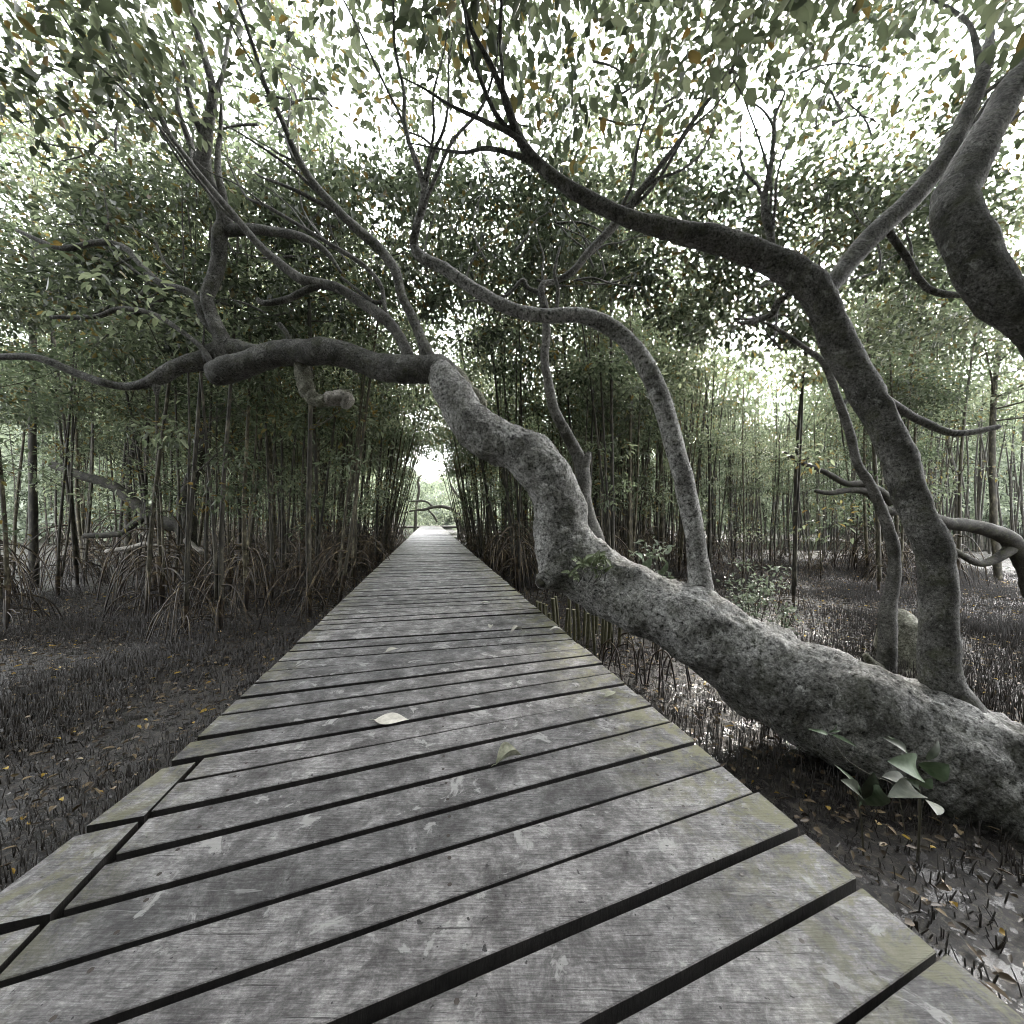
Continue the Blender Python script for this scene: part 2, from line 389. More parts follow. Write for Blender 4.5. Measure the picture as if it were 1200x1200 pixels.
def limb(L, mat=LIMB, name='limb', seg=16, n=8, rough=.12, parent=big, off_=None, wig=.35, fs=7):
    mb = MB(); p, r = pxtube(mb, L, seg, n, rough, fs, wig=wig)
    if parent is big and name != 'twig' and L[-1][1] < 262 and L[-1][3] < 12:
        for k in range(5):
            i = len(p)-1-k*4 if k > 1 else len(p)-1; b = p[i]; d0 = (p[i]-p[max(0,i-6)]).normalized(); q = [b]; rr = r[i]*(.95 if k < 1 else .6)
            for j in range(6):
                d0 = (d0+Vector((random.uniform(-.38,.38), random.uniform(-.3,.3), random.uniform(-.2,.38)))).normalized(); q.append(q[-1]+d0*random.uniform(.14,.26))
            pp, r2 = spline(q, [rr*(1-.14*j) for j in range(7)], 4); tube(mb, pp, r2, 7, .1, 9)
    return mb.build(name, mat, parent, True, off_ if off_ is not None else off), p, r
limbs = []
o, p, r = limb([(528,452,3.8,15),(515,436,3.8,17),(495,432,3.82,16),(470,431,3.85,16),(440,428,3.9,15),(405,419,3.92,14),(375,414,3.95,15),(345,413,4.0,15),(315,418,4.05,14),(288,427,4.1,14),(268,433,4.12,15),(252,437,4.15,13)], seg=28, n=12, rough=.09)
limb([(818,715,3.15,20),(819,695,3.15,16),(818,670,3.18,12),(812,620,3.2,11),(800,560,3.2,11),(785,500,3.2,11),(765,445,3.2,11),(742,405,3.2,10),(715,382,3.2,9.5),(680,371,3.2,8.5),(640,370,3.2,8),(605,362,3.2,7.5),(575,350,3.2,7.5),(545,333,3.2,7),(520,315,3.2,7),(495,303,3.2,6.5),(485,288,3.2,5),(488,264,3.1,4.5),(498,225,3.0,4),(480,170,2.9,3)], mat=BARK, seg=20)
limb([(1125,850,2.35,36),(1104,800,2.4,21),(1101,750,2.42,17),(1100,690,2.45,16.5),(1090,640,2.5,16.5),(1074,600,2.55,16),(1055,540,2.6,16),(1036,497,2.62,16),(1020,462,2.65,17),(990,405,2.7,17),(955,352,2.7,17),(925,322,2.7,17),(895,302,2.7,15),(858,287,2.7,14),(820,277,2.7,13),(780,268,2.7,11),(735,258,2.7,9),(680,230,2.65,8),(620,180,2.6,6),(590,110,2.5,4)], seg=24, n=10)
limb([(950,362,2.72,8),(965,345,2.75,9),(985,318,2.8,10),(1010,290,2.8,11),(1040,262,2.8,11),(1085,215,2.8,10),(1120,160,2.8,9),(1150,90,2.8,7)])
limb([(925,345,2.72,4.5),(912,355,2.75,4),(903,370,2.8,4),(880,378,2.9,3),(865,378,3,2)], name='branch')
limb([(1035,262,2.8,4),(1062,300,2.8,3.5),(1075,325,2.8,3.5),(1092,341,2.8,3.5),(1130,345,2.8,3),(1180,330,2.8,2)], name='branch')
limb([(1038,468,2.7,5),(1060,482,2.75,4.5),(1085,495,2.8,4.5),(1120,508,2.8,4),(1170,500,2.8,3)], name='branch')
limb([(903,300,2.7,5),(904,275,2.7,4),(896,240,2.7,3.5),(905,180,2.7,3)], name='branch')
limb([(352,425,4.0,8),(356,445,3.98,9),(362,462,3.96,8.5),(374,471,3.95,7.5),(388,469,3.92,7.5),(400,466,3.9,8),(407,466,3.88,7)], mat=MOSSB, name='broken_stub', rough=.3, fs=14)
limb([(384,469,3.91,8.2),(399,467,3.89,8.6),(406,470,3.87,7),(402,477,3.88,5)], mat=WOODX, name='broken_stub', rough=.3, fs=14)
limb([(522,428,3.95,7),(537,440,3.98,8),(548,455,3.98,7.5),(560,466,3.95,6.5),(567,476,3.9,4.5)], mat=MOSSB, name='broken_stub', rough=.2, fs=14)
limb([(480,425,3.85,10),(474,405,3.87,6.5),(462,386,3.9,6.5),(445,370,3.9,6.5),(420,352,3.95,6),(400,340,3.95,5.5),(378,333,4,5.5),(355,328,4,5.5),(330,310,4,5),(305,288,3.95,4.5),(285,265,3.9,4),(250,225,3.8,3.5),(200,160,3.6,2.5)], mat=PALE)
limb([(378,333,4,4),(360,340,4,4),(338,350,4,3.8),(310,355,4,3.2),(302,350,4,2)], name='branch')
limb([(502,425,3.82,10),(494,400,3.8,6.5),(482,370,3.8,5.8),(470,345,3.8,5.5),(462,315,3.8,5.8),(445,290,3.8,5.8),(425,272,3.75,5.8),(400,250,3.7,5),(360,205,3.6,4),(330,140,3.4,3)])
limb([(466,392,3.9,3),(452,365,3.9,2.6),(446,335,3.9,2.6),(428,312,3.9,2.6),(400,294,3.9,2.4),(360,270,3.9,2.2),(310,240,3.9,2)], name='branch', mat=PALE)
limb([(452,354,3.9,2.4),(440,355,3.9,2.4),(425,345,3.9,2.2),(400,325,3.9,1.6)], name='branch')
limb([(330,418,4.35,6),(300,412,4.4,8),(270,410,4.45,12),(240,420,4.45,12),(212,428,4.4,9),(190,440,4.35,8.5),(170,449,4.35,5.5),(145,453,4.35,4.5),(120,449,4.3,4.5),(95,440,4.3,4.5),(40,418,4.2,4),(-30,420,4.2,3)])
limb([(184,440,4.35,5),(183,452,4.35,4),(183,462,4.35,2)], name='branch')
limb([(262,425,4.45,11),(259,400,4.4,9),(250,375,4.4,7.5),(244,350,4.35,7),(250,327,4.35,7.5),(256,302,4.35,7.5),(256,275,4.3,8),(262,250,4.25,8),(240,190,4.1,7),(250,110,3.9,5)])
limb([(258,397,4.4,4),(240,378,4.4,4),(229,348,4.4,4),(210,338,4.4,3.8),(190,333,4.4,3.6),(168,313,4.4,3.4),(146,290,4.4,3.4),(118,284,4.4,3.2),(70,290,4.4,3),(20,270,4.4,2)], name='branch')
limb([(170,318,4.4,1.8),(172,335,4.4,1.8),(160,350,4.4,1.5)], name='branch')
limb([(248,428,4.3,4),(236,408,4.3,3),(215,390,4.3,2.6),(180,368,4.3,2.6),(140,362,4.3,2.6),(112,371,4.3,2.4),(60,372,4.3,2)], mat=PALE, name='branch')
limb([(258,270,4.3,6),(290,270,4.3,6),(330,272,4.25,5),(360,280,4.2,4),(385,298,4.2,3),(400,320,4.2,1.8)], name='branch')
limb([(240,425,4.35,2),(238,405,4.35,1.3),(240,380,4.35,.7)], name='branch', mat=PALE, seg=6)
limb([(340,400,4.0,2.5),(334,388,4.0,2.8),(327,380,4.0,3)], name='branch')
limb([(700,640,3.6,12),(688,600,3.8,9),(683,562,3.85,8.5),(678,538,3.9,7.5),(664,508,3.9,6.5),(650,480,3.9,6),(643,450,3.9,5.5),(638,420,3.9,5),(640,385,3.9,4.8),(637,352,3.9,4.2),(630,340,3.9,3)], mat=PALE)
limb([(681,552,3.86,5),(687,538,3.86,5),(690,530,3.86,3)], name='branch', mat=PALE)
limb([(638,362,3.3,4),(635,335,3.35,3.4),(650,330,3.4,3.2),(672,318,3.4,4),(690,296,3.4,4.5),(715,268,3.4,5),(750,225,3.3,4),(800,160,3.2,3)], name='branch')
limb([(637,345,3.6,3),(620,338,3.6,2.6),(612,328,3.6,2.2),(596,345,3.6,2),(580,348,3.6,1.6)], name='branch')
limb([(652,368,3.3,2.4),(654,340,3.3,2.2),(650,318,3.3,1.8),(656,290,3.3,1.4)], name='branch')
limb([(1330,-120,2.7,9),(1240,20,2.6,12),(1170,130,2.5,15),(1122,225,2.4,20),(1122,275,2.35,22),(1165,340,2.3,22),(1250,430,2.3,22),(1330,560,2.3,22)])
limb([(1000,560,2.62,0.1),(1000,560,2.62,.1)], name='branch') if False else None
limb([(655,668,3.55,14),(645,674,3.45,12),(637,680,3.36,10),(634,682,3.33,8)], mat=BARK, name='knot', rough=.2)
limb([(635,682,3.335,6.5),(633.5,683,3.32,6),(633,683.5,3.315,5)], mat=DARKB, name='knot_hollow', rough=.2)
# thin twigs behind and above the limbs
for k in range(90):
    a = random.choice([(150,300,4.5),(230,330,4.6),(330,290,4.4),(420,300,4.3),(480,340,4.3),(560,320,3.9),(640,330,3.9),(700,290,3.8),(880,370,3.5),(960,300,3.4),(200,390,4.7),(120,360,4.7),(300,370,4.8),(1040,300,3.3),(560,180,3.6),(350,150,3.8),(820,150,3.3),(150,150,4.0),(700,100,3.4),(980,120,3.2)])
    x, y, d = a[0]+random.uniform(-50,50), a[1]+random.uniform(-40,40), a[2]+random.uniform(0,1.0)
    an = random.uniform(math.pi*.8, math.pi*1.6) if x < 520 else random.uniform(-2.6, .2)
    L = []; st = random.uniform(14, 26)
    for j in range(5):
        L.append((x, y, d, (1.5-.28*j)*random.uniform(.8,1.2))); an += random.uniform(-.45,.45); x += st*math.cos(an); y += st*math.sin(an)
    limb(L, name='twig', seg=5, n=4, rough=0, mat=PALE if random.random() < .4 else LIMB, wig=.8)
# wrinkled snout hollow
# ------------------------------------------------------------------ leaves (numpy)
def leaves(cent, axis, nrm, L, Wd, tint, quad=2, fold=.25):
    n = len(cent); a = axis/np.linalg.norm(axis, axis=1, keepdims=True)
    b = np.cross(nrm, a); b /= np.linalg.norm(b, axis=1, keepdims=True)+1e-9; c = np.cross(a, b)
    L = L[:,None]; w = Wd[:,None]
    if quad == 2:
        v0 = cent; v1 = cent+a*L*.32-b*w*.5+c*w*fold; v2 = cent+a*L*.72-b*w*.38+c*w*fold*.6; v3 = cent+a*L-c*L*.10
        v4 = cent+a*L*.72+b*w*.38+c*w*fold*.6; v5 = cent+a*L*.32+b*w*.5+c*w*fold
        V = np.stack([v0,v1,v2,v3,v4,v5], 1).reshape(-1,3); k = np.arange(n)[:,None]*6
        Fq = np.concatenate([k+np.array([[0,1,2,3]]), k+np.array([[0,3,4,5]])]); t = np.repeat(tint, 6)
    else:
        V = np.stack([cent, cent+a*L*.45-b*w*.5, cent+a*L-c*L*.08, cent+a*L*.45+b*w*.5], 1).reshape(-1,3)
        Fq = np.arange(n*4).reshape(n,4); t = np.repeat(tint, 4)
    return V, Fq, t
def unit(n):
    v = rng.normal(size=(n,3)); return v/np.linalg.norm(v, axis=1, keepdims=True)
def clusters(cc, rr, per, Lm=.10, Wm=.045, flat=.6, quad=2, brown=0.03, droop=.25):
    """leaf sprays round each centre"""
    n = len(cc)*per; c = np.repeat(cc, per, 0); r = np.repeat(rr, per)[:,None]
    d = unit(n); d[:,2] *= flat; rad = rng.random((n,1))**.45
    pos = c + d*r*rad
    # group leaves into whorls: snap some leaves toward shared twig tips
    ax = d*.8 + unit(n)*.7; ax[:,2] -= droop
    nm = unit(n)*.55; nm[:,2] += 1
    Lr = Lm*rng.uniform(.6,1.25,n); t = np.repeat(rng.normal(.42,.17,len(cc)), per) + rng.normal(0,.14,n)
    t = np.clip(t, 0, .88); br = np.repeat(rng.random(len(cc)) < .12, per)
    t = np.where(rng.random(n) < np.where(br, .35, brown), rng.uniform(.92,1,n), t)
    return leaves(pos, ax, nm, Lr, Lr*(Wm/Lm)*rng.uniform(.8,1.2,n), t, quad)

SUNV = Vector((math.sin(R(36))*math.cos(R(31)), math.cos(R(36))*math.cos(R(31)), math.sin(R(31))))
SPT = [P(660,620,3.65), P(750,700,3.3), P(850,740,2.95), P(950,800,2.65), P(1040,850,2.5), P(560,500,3.7)]
def in_sun(x, y, z, rad):
    for q in SPT:
        d = Vector((x,y,z))-q; t = d.dot(SUNV)
        if t > 0 and (d-SUNV*t).length < rad: return True
    return False
# crown of the leaning tree: a roof of sprays over and behind its limbs
cc = []
while len(cc) < 3800:
    x, y = random.uniform(-9.5, 9.5), random.uniform(-5, 9.5); z = random.uniform(4.0, 8.0)
    k = noise.noise(Vector((x*.55, y*.55, z*.8)))
    if k < -.24: continue
    if y < 5.2 and z < 1.65+.90*max(y,0)+.5+.6*abs(noise.noise(Vector((x,y,4)))): continue
    if z < 4.3+.12*random.random()*y and y < 8: continue
    if y > 3.5 and z > 1.65+1.75*y: continue
    if in_sun(x, y, z, .75) and random.random() < .93: continue
    cc.append((x, y, z))
cc = np.array(cc); V, Q, T = clusters(cc, rng.uniform(.3,.6,len(cc)), 56, .10, .05)
me = np_mesh('crown', V-np.array(off), Q, T); mesh_obj('crown', me, LEAFC, big)
# sprays hanging in front of sky behind the limbs, nearer than the forest
cc = []
while len(cc) < 560:
    px, py, d = random.uniform(60, 1160), random.uniform(200, 400), random.uniform(4.6, 6.5)
    if noise.noise(Vector((px*.012, py*.016, 1.7))) < -.10 + (py-300)*.0026: continue
    if in_sun(*P(px, py, d), .75): continue
    cc.append(tuple(P(px, py, d)))
cc = np.array(cc); V, Q, T = clusters(cc, rng.uniform(.22,.45,len(cc)), 46, .095, .048)
me = np_mesh('crown', V-np.array(off), Q, T); mesh_obj('leaf_sprays', me, LEAFC, big)

def leafmesh(mb, base, tip, width, nrm, curl=.15, n=8, fold=.2, twist=0, pw=.75):
    base, tip, nrm = Vector(base), Vector(tip), Vector(nrm); ax = (tip-base); L = ax.length; a = ax.normalized()
    b = a.cross(nrm).normalized(); c = b.cross(a); V = []
    for k in range(n+1):
        t = k/n; w = width*.5*(math.sin(math.pi*min(1, t**.8))**pw if 0 < t < 1 else .02)
        m = base+a*L*t+c*L*curl*math.sin(math.pi*t)
        an = twist*t; bb = b*math.cos(an)+c*math.sin(an); c2 = c*math.cos(an)-b*math.sin(an)
        V += [m-bb*w+c2*w*fold*1.6, m-bb*w*.5+c2*w*fold*.5, m, m+bb*w*.5+c2*w*fold*.5, m+bb*w+c2*w*fold*1.6]
    mb.add(V, [(k*5+j, k*5+j+1, (k+1)*5+j+1, (k+1)*5+j) for k in range(n) for j in range(4)])

# sprout of leaves on the trunk's elbow
SPR = broad_leaf('sprout_leaf', (.11,.14,.075), (.25,.29,.18))
for (cx, cy, nn) in ((682,664,16),(698,658,16),(706,670,12),(674,676,10)):
    mb = MB(); c0 = P(cx, cy, 3.2)
    for k in range(nn):
        b = P(cx+random.gauss(0,5), cy+random.gauss(0,4), 3.12+random.uniform(0,.06)); e = b+Vector((random.uniform(-.08,.08), random.uniform(-.08,-.01), random.uniform(-.02,.10)))
        tube(mb, *spline([c0, (c0+b)/2+Vector((0,-.02,-.01)), b], [.004,.003,.002], 3), 4)
        leafmesh(mb, b, e, random.uniform(.022,.038), (random.uniform(-.5,.5),-1,.6))
    mb.build('sprout', SPR, big, True, off)
for k in range(6):
    b = P(random.gauss(695,14), 664, 3.17); e = b+Vector((random.uniform(-.05,.08), -.05, random.uniform(-.17,-.08))); mb = MB()
    tube(mb, *spline([b, (b+e)/2+Vector((.02,-.07,.02)), e], [.005,.005,.004], 5), 5); mb.build('root', LIMB, big, True, off)

# ------------------------------------------------------------------ pole mangroves
def make_trunk(kind, H0, r00):
    mb = MB(); tips = []
    for st in range(random.choice((1,2,2,3))):
        H = H0*(1 if st == 0 else random.uniform(.7,.98)); r0 = r00*(1 if st == 0 else random.uniform(.55,.85))
        lean = random.uniform(.03,.11)*H; a = random.uniform(0,6.28); z0 = .35 if st == 0 else .5
        k1, k2 = random.uniform(-.12,.12), random.uniform(-.12,.12); ox = 0 if st == 0 else .06
        pts = []; rad = []; n = 9
        for i in range(n+1):
            t = i/n; f = lean*(t*.35+t*t*.65)+ox
            pts.append(Vector((k1*math.sin(t*5+a)*min(1,t*4)+f*math.cos(a), k2*math.sin(t*4+a*2)*min(1,t*4)+f*math.sin(a), z0+(H-z0)*t))); rad.append(r0*(1-.72*t))
        p, r = spline(pts, rad, 3); tube(mb, p, r, 8, .12, 8)
        tips += [p[int(len(p)*q)] for q in (.55,.65,.75,.85,.95)]
        for k in range(random.randint(7,11)):
            q = random.uniform(.28,.96); i = int(q*(len(p)-1)); b = p[i]; an = random.uniform(0,6.28); L = random.uniform(.5,1.3)*(1.0 if q > .5 else .5)
            e = b+Vector((math.cos(an)*L, math.sin(an)*L, L*random.uniform(.3,1.0))); m = (b+e)/2+Vector((0,0,-.08*L))
            pp, rr = spline([b, m, e], [r[i]*.42, r[i]*.3, .004], 4); tube(mb, pp, rr, 5, cap=False)
            if q > .45: tips += [e, m]
    return mb.mesh('trunk', True), tips
def make_roots(r0):
    mb = MB(); n = random.randint(14, 22)
    for k in range(n):
        an = 2*math.pi*k/n+random.uniform(-.4,.4); h = random.uniform(.2, 1.2); R1 = random.uniform(.22,.5)+h*random.uniform(.25,.55)
        d = Vector((math.cos(an), math.sin(an), 0)); sd = Vector((-d.y, d.x, 0))*random.uniform(-.22,.22); r = random.uniform(.005,.013)
        pts = [Vector((0,0,h))+d*.01, d*R1*.35+Vector((0,0,h*.98))+sd*.3, d*R1*.75+Vector((0,0,h*.62))+sd, d*R1+Vector((0,0,-.12))+sd*1.3]
        p, rr = spline(pts, [r*1.2, r, r*.9, r*.9], 5); tube(mb, p, rr, 6, .15, 12, cap=False)
        if random.random() < .55:                 # a root forks from the root
            i = random.randint(5, 9); b = p[i]; an2 = an+random.uniform(-1.1,1.1); e = b+Vector((math.cos(an2)*.28, math.sin(an2)*.28, 0)); e.z = -.12
            p2, r2 = spline([b, (b+e)/2+Vector((0,0,.14)), e], [r*.8, r*.7, r*.6], 5); tube(mb, p2, r2, 5, cap=False)
    tube(mb, *spline([Vector((0,0,-.1)), Vector((0,0,.3)), Vector((0,0,.6))], [r0*.6, r0*.85, r0*1.02], 4), 8, .1, 8, cap=False)
    return mb.mesh('stilt_roots', True)
def make_crown(tips, H, dens=1.0, Lm=.10):
    t = np.array([tuple(x) for x in tips]); k = rng.integers(0, len(t), int(35*dens))
    cc = t[k]+rng.normal(0, .32, (len(k),3)); cc[:,2] = np.maximum(cc[:,2], H*.50)
    e = rng.integers(0, len(cc), 3); cc[e,0] *= .4; cc[e,1] *= .4; cc[e,2] = rng.uniform(.20, .38, 3)*H
    V, Q, T = clusters(cc, rng.uniform(.28,.55,len(cc)), 52, Lm, Lm*.45, quad=2); return np_mesh('crown', V, Q, T)
trunkM = []
for i in range(12):
    H = random.uniform(6.8, 10.0); r0 = random.uniform(.026,.046); tm, tips = make_trunk(i, H, r0); tm.materials.append(POLE)
    cm = make_crown(tips, H, random.uniform(.8,1.25)); cm.materials.append(LEAF)
    trunkM.append((tm, cm, H, r0))
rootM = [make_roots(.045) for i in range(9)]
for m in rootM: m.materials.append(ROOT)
placed = []
def ok(x, y, md):
    return all((x-a)**2+(y-b)**2 > md*md for a, b in placed)
def place(x, y, label, group, lean=(0,0), tv=None, sc_=1.0, rs=1.0, crown=True, nm='mangrove_tree'):
    placed.append((x, y)); tm, cm, H, r0 = trunkM[tv if tv is not None else random.randrange(12)]
    e = empty(nm, (x, y, gz(x,y))); tag(e, label, 'tree', group)
    e.rotation_euler = (lean[1], lean[0], random.uniform(0,6.28)); e.rotation_mode = 'XYZ'
    from mathutils import Matrix, Euler
    rz = random.uniform(0,6.28)
    mt = Matrix.Translation((x,y,gz(x,y))) @ Euler((-lean[1], lean[0], 0)).to_matrix().to_4x4() @ Matrix.Rotation(rz,4,'Z') @ Matrix.Scale(sc_,4)
    e.matrix_world = mt
    for name, me in (('trunk', tm), ('stilt_roots', random.choice(rootM))) + ((('crown', cm),) if crown else ()):
        o = bpy.data.objects.new(name, me); C.objects.link(o); o.parent = e
        if name == 'stilt_roots': o.scale = (rs, rs, random.uniform(.8,1.25)*rs)
    return e
# the path direction leans inward near the walk
def lean_for(u, s):
    if abs(u) < 3.6 and s > 7:
        m = random.uniform(.03,.15)*(3.9-abs(u))/2.0; sg = -1 if u > 0 else 1
        return (m*sg*CS, m*sg*SN)
    return (random.gauss(0,.035), random.gauss(0,.035))
nL = nR = 0; tries = 0
def dmin(px):
    if px < 360: return 5.3
    if px < 480: return 4.9
    if px < 700: return 7.6
    if px < 860: return 6.2
    return 9.0
while (nL < 150 or nR < 142) and tries < 60000:
    tries += 1
    side = -1 if nL < 150 and (random.random() < .5 or nR >= 142) else 1
    s = 4.5+25*random.random()**1.15
    if side < 0: u = -1.5-10.5*random.random()**1.35
    else: u = 1.7+11*random.random()**1.2
    if abs(u) < 4.5 and s > 17+1.5*abs(u): continue
    if 1 < u < 10 and s > 22: continue
    w = W(u, s); x, y = w.x, w.y
    if y < 3 or abs(x) > 1.38*y+1.6: continue
    px = 600+F*x/y
    tt = (x-1.6)*math.sin(R(36))+(y-3)*math.cos(R(36)); la = abs((x-1.6)*math.cos(R(36))-(y-3)*math.sin(R(36)))
    if 0 < tt < 13 and la < 2.0: continue
    if y < dmin(px): continue
    if side > 0 and px > 840 and y < 14 and random.random() < .45: continue
    if side < 0 and px < 330 and y < 9 and random.random() < .35: continue
    if not ok(x, y, .42 if abs(u) < 3 else .62): continue
    if abs(u) < 3:
        lab = ('slender mangrove pole tree close beside the left edge of the boardwalk' if side < 0 else 'slender mangrove pole tree close beside the right edge of the boardwalk')
        grp = 'pole mangroves lining the boardwalk'
    elif y < 12:
        lab = ('thin mangrove tree on stilt roots in the near left thicket' if side < 0 else 'thin mangrove tree on stilt roots behind the big leaning trunk')
        grp = 'pole mangroves of the near thickets'
    else:
        lab = ('thin mangrove tree deep in the thicket left of the boardwalk' if side < 0 else 'thin mangrove tree deep in the thicket right of the boardwalk')
        grp = 'pole mangroves of the far thickets'
    place(x, y, lab, grp, lean_for(u, s), sc_=random.uniform(.85,1.12), rs=random.uniform(.85,1.3))
    if side < 0: nL += 1
    else: nR += 1
def px_place(px, py, **k):
    d = ZC*F/(py-HZ); p = P(px, py, d); place(p.x, p.y, **k)
for (u_, s_) in ((-1.55,12.5),(-1.7,14.5),(-1.6,16.5),(-1.9,18.5),(-1.6,20.5),(1.7,12),(1.75,14.2),(1.7,16.2),(1.9,18.2),(1.7,20.2),(-2.3,22),(2.2,22.5)):
    m = random.uniform(.14,.24)*(-1 if u_ > 0 else 1); w_ = W(u_, s_)
    place(w_.x, w_.y, 'slim mangrove pole arching over the boardwalk from its left side' if u_ < 0 else 'slim mangrove pole arching over the boardwalk from its right side', 'mangrove poles arching over the walk', (m*CS, m*SN), sc_=random.uniform(.85,1.05))
px_place(218, 745, label='thin mangrove pole nearest on the left mud flat', group=None, tv=2, rs=.8)
px_place(930, 722, label='thin bent mangrove stem alone on the open mud right of the trunk', group=None, tv=5, rs=.55)
px_place(1030, 700, label='dark mangrove stem on the open mud beside the mossy stump', group=None, tv=7, rs=.6)

def canopy_meshes():
    H = random.uniform(10.5, 13.5); mb = MB(); tips = []
    k1 = random.uniform(-1,1); k2 = random.uniform(-1,1)
    p, r = spline([Vector((0,0,-.1)), Vector((k1*.4,k2*.3,H*.25)), Vector((-k1*.3,k2*.5,H*.5)), Vector((k1*.5,-k2*.4,H*.75)), Vector((k1,k2,H))], [.085,.07,.058,.045,.015], 8)
    tube(mb, p, r, 10, .15, 5)
    for k in range(16):
        q = random.uniform(.45,.95); i = int(q*(len(p)-1)); b = p[i]; an = random.uniform(0,6.28); L = random.uniform(1.6,3.4)*(1.15-q*.5)
        e = b+Vector((math.cos(an)*L, math.sin(an)*L, L*random.uniform(.15,.7))); m = (b+e)/2+Vector((random.uniform(-.2,.2),random.uniform(-.2,.2),-.1*L))
        pp, rr = spline([b, m, e], [r[i]*.5, r[i]*.35, .01], 6); tube(mb, pp, rr, 6, cap=False); tips += [e, m, (m+e)/2]
    tm = mb.mesh('trunk', True); tm.materials.append(POLE)
    t = np.array([tuple(x) for x in tips]); kk = rng.integers(0, len(t), 200)
    cc = t[kk]+rng.normal(0,.55,(200,3)); V, Q, T = clusters(cc, rng.uniform(.35,.7,200), 48, .115, .055, quad=2)
    cm = np_mesh('crown', V, Q, T); cm.materials.append(LEAF); return tm, cm
canM = [canopy_meshes() for i in range(5)]
def canopy(x, y, label, i):
    e = empty('canopy_tree', (x,y,0)); tag(e, label, 'tree', 'tall leafy trees above the thickets'); e.rotation_euler = (0,0,random.uniform(0,6.28)); e.scale = (1,1,random.uniform(.85,1.05))
    for nme, m in zip(('trunk','crown'), canM[i%5]):
        o = bpy.data.objects.new(nme, m); C.objects.link(o); o.parent = e
i = 0
for (px, d) in ((40,9),(150,12),(230,16),(320,11),(380,17),(90,18),(430,23),(700,12),(760,17),(775,12.5),(1000,17),(1060,12.5),(1120,16),(1170,10),(960,22),(1090,22),(830,22),(280,23),(180,23),(-20,14),(1230,14),(720,25),(520,47),(470,50),(417,20),(590,19),(458,21),(556,23),(1030,19),(1150,21),(1040,15),(300,14)):
    x = (px-600)/F*d; u, s_ = US(x, d)
    canopy(x, d, 'tall leafy tree rising over the left thicket' if u < 0 else 'tall leafy tree rising over the right thicket', i); placed.append((x,d)); i += 1

for (px, py) in ((858,672),(872,688),(893,676),(908,668),(926,664),(948,672),(962,680),(978,668),(1003,672),(1018,662),(1034,676),(1052,668),(1076,684),(1088,670),(915,655),(990,655),(1060,655),(842,664),(700,668),(722,676),(745,672),(768,668),(796,672),(830,676)):
    px_place(px, py, label='slim dark mangrove on tangled stilt roots along the edge of the right mud flat', group='mangroves edging the right mud flat', lean=(random.gauss(0,.04), random.gauss(0,.03)), rs=random.uniform(.9,1.2), sc_=random.uniform(.85,1.0) if not 850 < px < 985 else random.uniform(.5,.62))
# prop-root saplings under the big trunk
for (px, py, h) in ((716,800,.45),(735,795,.5),(752,800,.4),(775,812,.45),(792,805,.4)):
    d = ZC*F/(py-HZ); p = P(px, py, d); e = empty('mangrove_seedling', (p.x, p.y, 0)); 
    tag(e, 'dark arching mangrove seedling roots under the leaning trunk', 'seedling', 'mangrove seedlings under the leaning trunk')
    mb = MB()
    for k in range(4):
        an = random.uniform(0,6.28); q = Vector((math.cos(an), math.sin(an), 0))*random.uniform(.08,.22); q.z = -.05
        top = Vector((0,0,h*random.uniform(.7,1)))
        tube(mb, *spline([top, top*.85+q*.6, q*1.05], [.008,.008,.007], 6), 6, .1, 20)
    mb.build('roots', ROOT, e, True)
    mb = MB(); tube(mb, *spline([Vector((0,0,h*.6)), Vector((.02,0,h)), Vector((.03,.02,h+.25))], [.008,.007,.005], 5), 6); mb.build('stem', POLE, e, True)

# ------------------------------------------------------------------ other trees
def tree_thing(name, label, base, parts, cat='tree'):
    e = empty(name, base); tag(e, label, cat)
    for (pn, L, mat) in parts: limb(L, mat=mat, name=pn, parent=e, off_=tuple(base), seg=14)
    return e
b = P(1040,792,3.98); b.z = 0
tree_thing('young_tree', 'slim crooked tree rising behind the trunk beside a mossy stump', b, [
  ('trunk', [(1042,815,3.98,12),(1041,785,3.98,10),(1040,750,3.98,8.5),(1041,715,4,8.5),(1046,690,4,6.5),(1048,660,4,6),(1046,635,4,6),(1036,603,4,5.5),(1022,572,4,5),(1006,545,4,4.6),(997,510,4,4.5),(982,468,4,4),(966,427,4,3.4),(940,405,4,2.6),(905,382,4,2),(880,375,4,1.3)], PALE),
  ('root', [(1037,785,3.98,6),(1024,778,3.9,5),(1015,768,3.88,3.5)], MOSSB),
  ('branch', [(966,427,4,2.4),(963,395,4,1.8),(960,365,4,1.2)], LIMB),
  ('branch', [(985,478,4,2.4),(1000,460,4,1.8),(1015,445,4,1.2)], LIMB)])
b = P(1070,790,4.2); b.z = 0
tree_thing('mossy_stump', 'thick leaning mossy pale stump behind the trunk at the right', b, [
  ('stump', [(1048,716,4.5,10),(1054,728,4.48,19),(1064,752,4.4,25),(1075,785,4.3,32),(1082,820,4.2,40)], MOSSB),
  ('root', [(1070,790,4.2,12),(1050,800,4.0,8),(1030,812,3.9,5)], MOSSB)], 'stump')
b = P(1215,720,7); b.z = 0
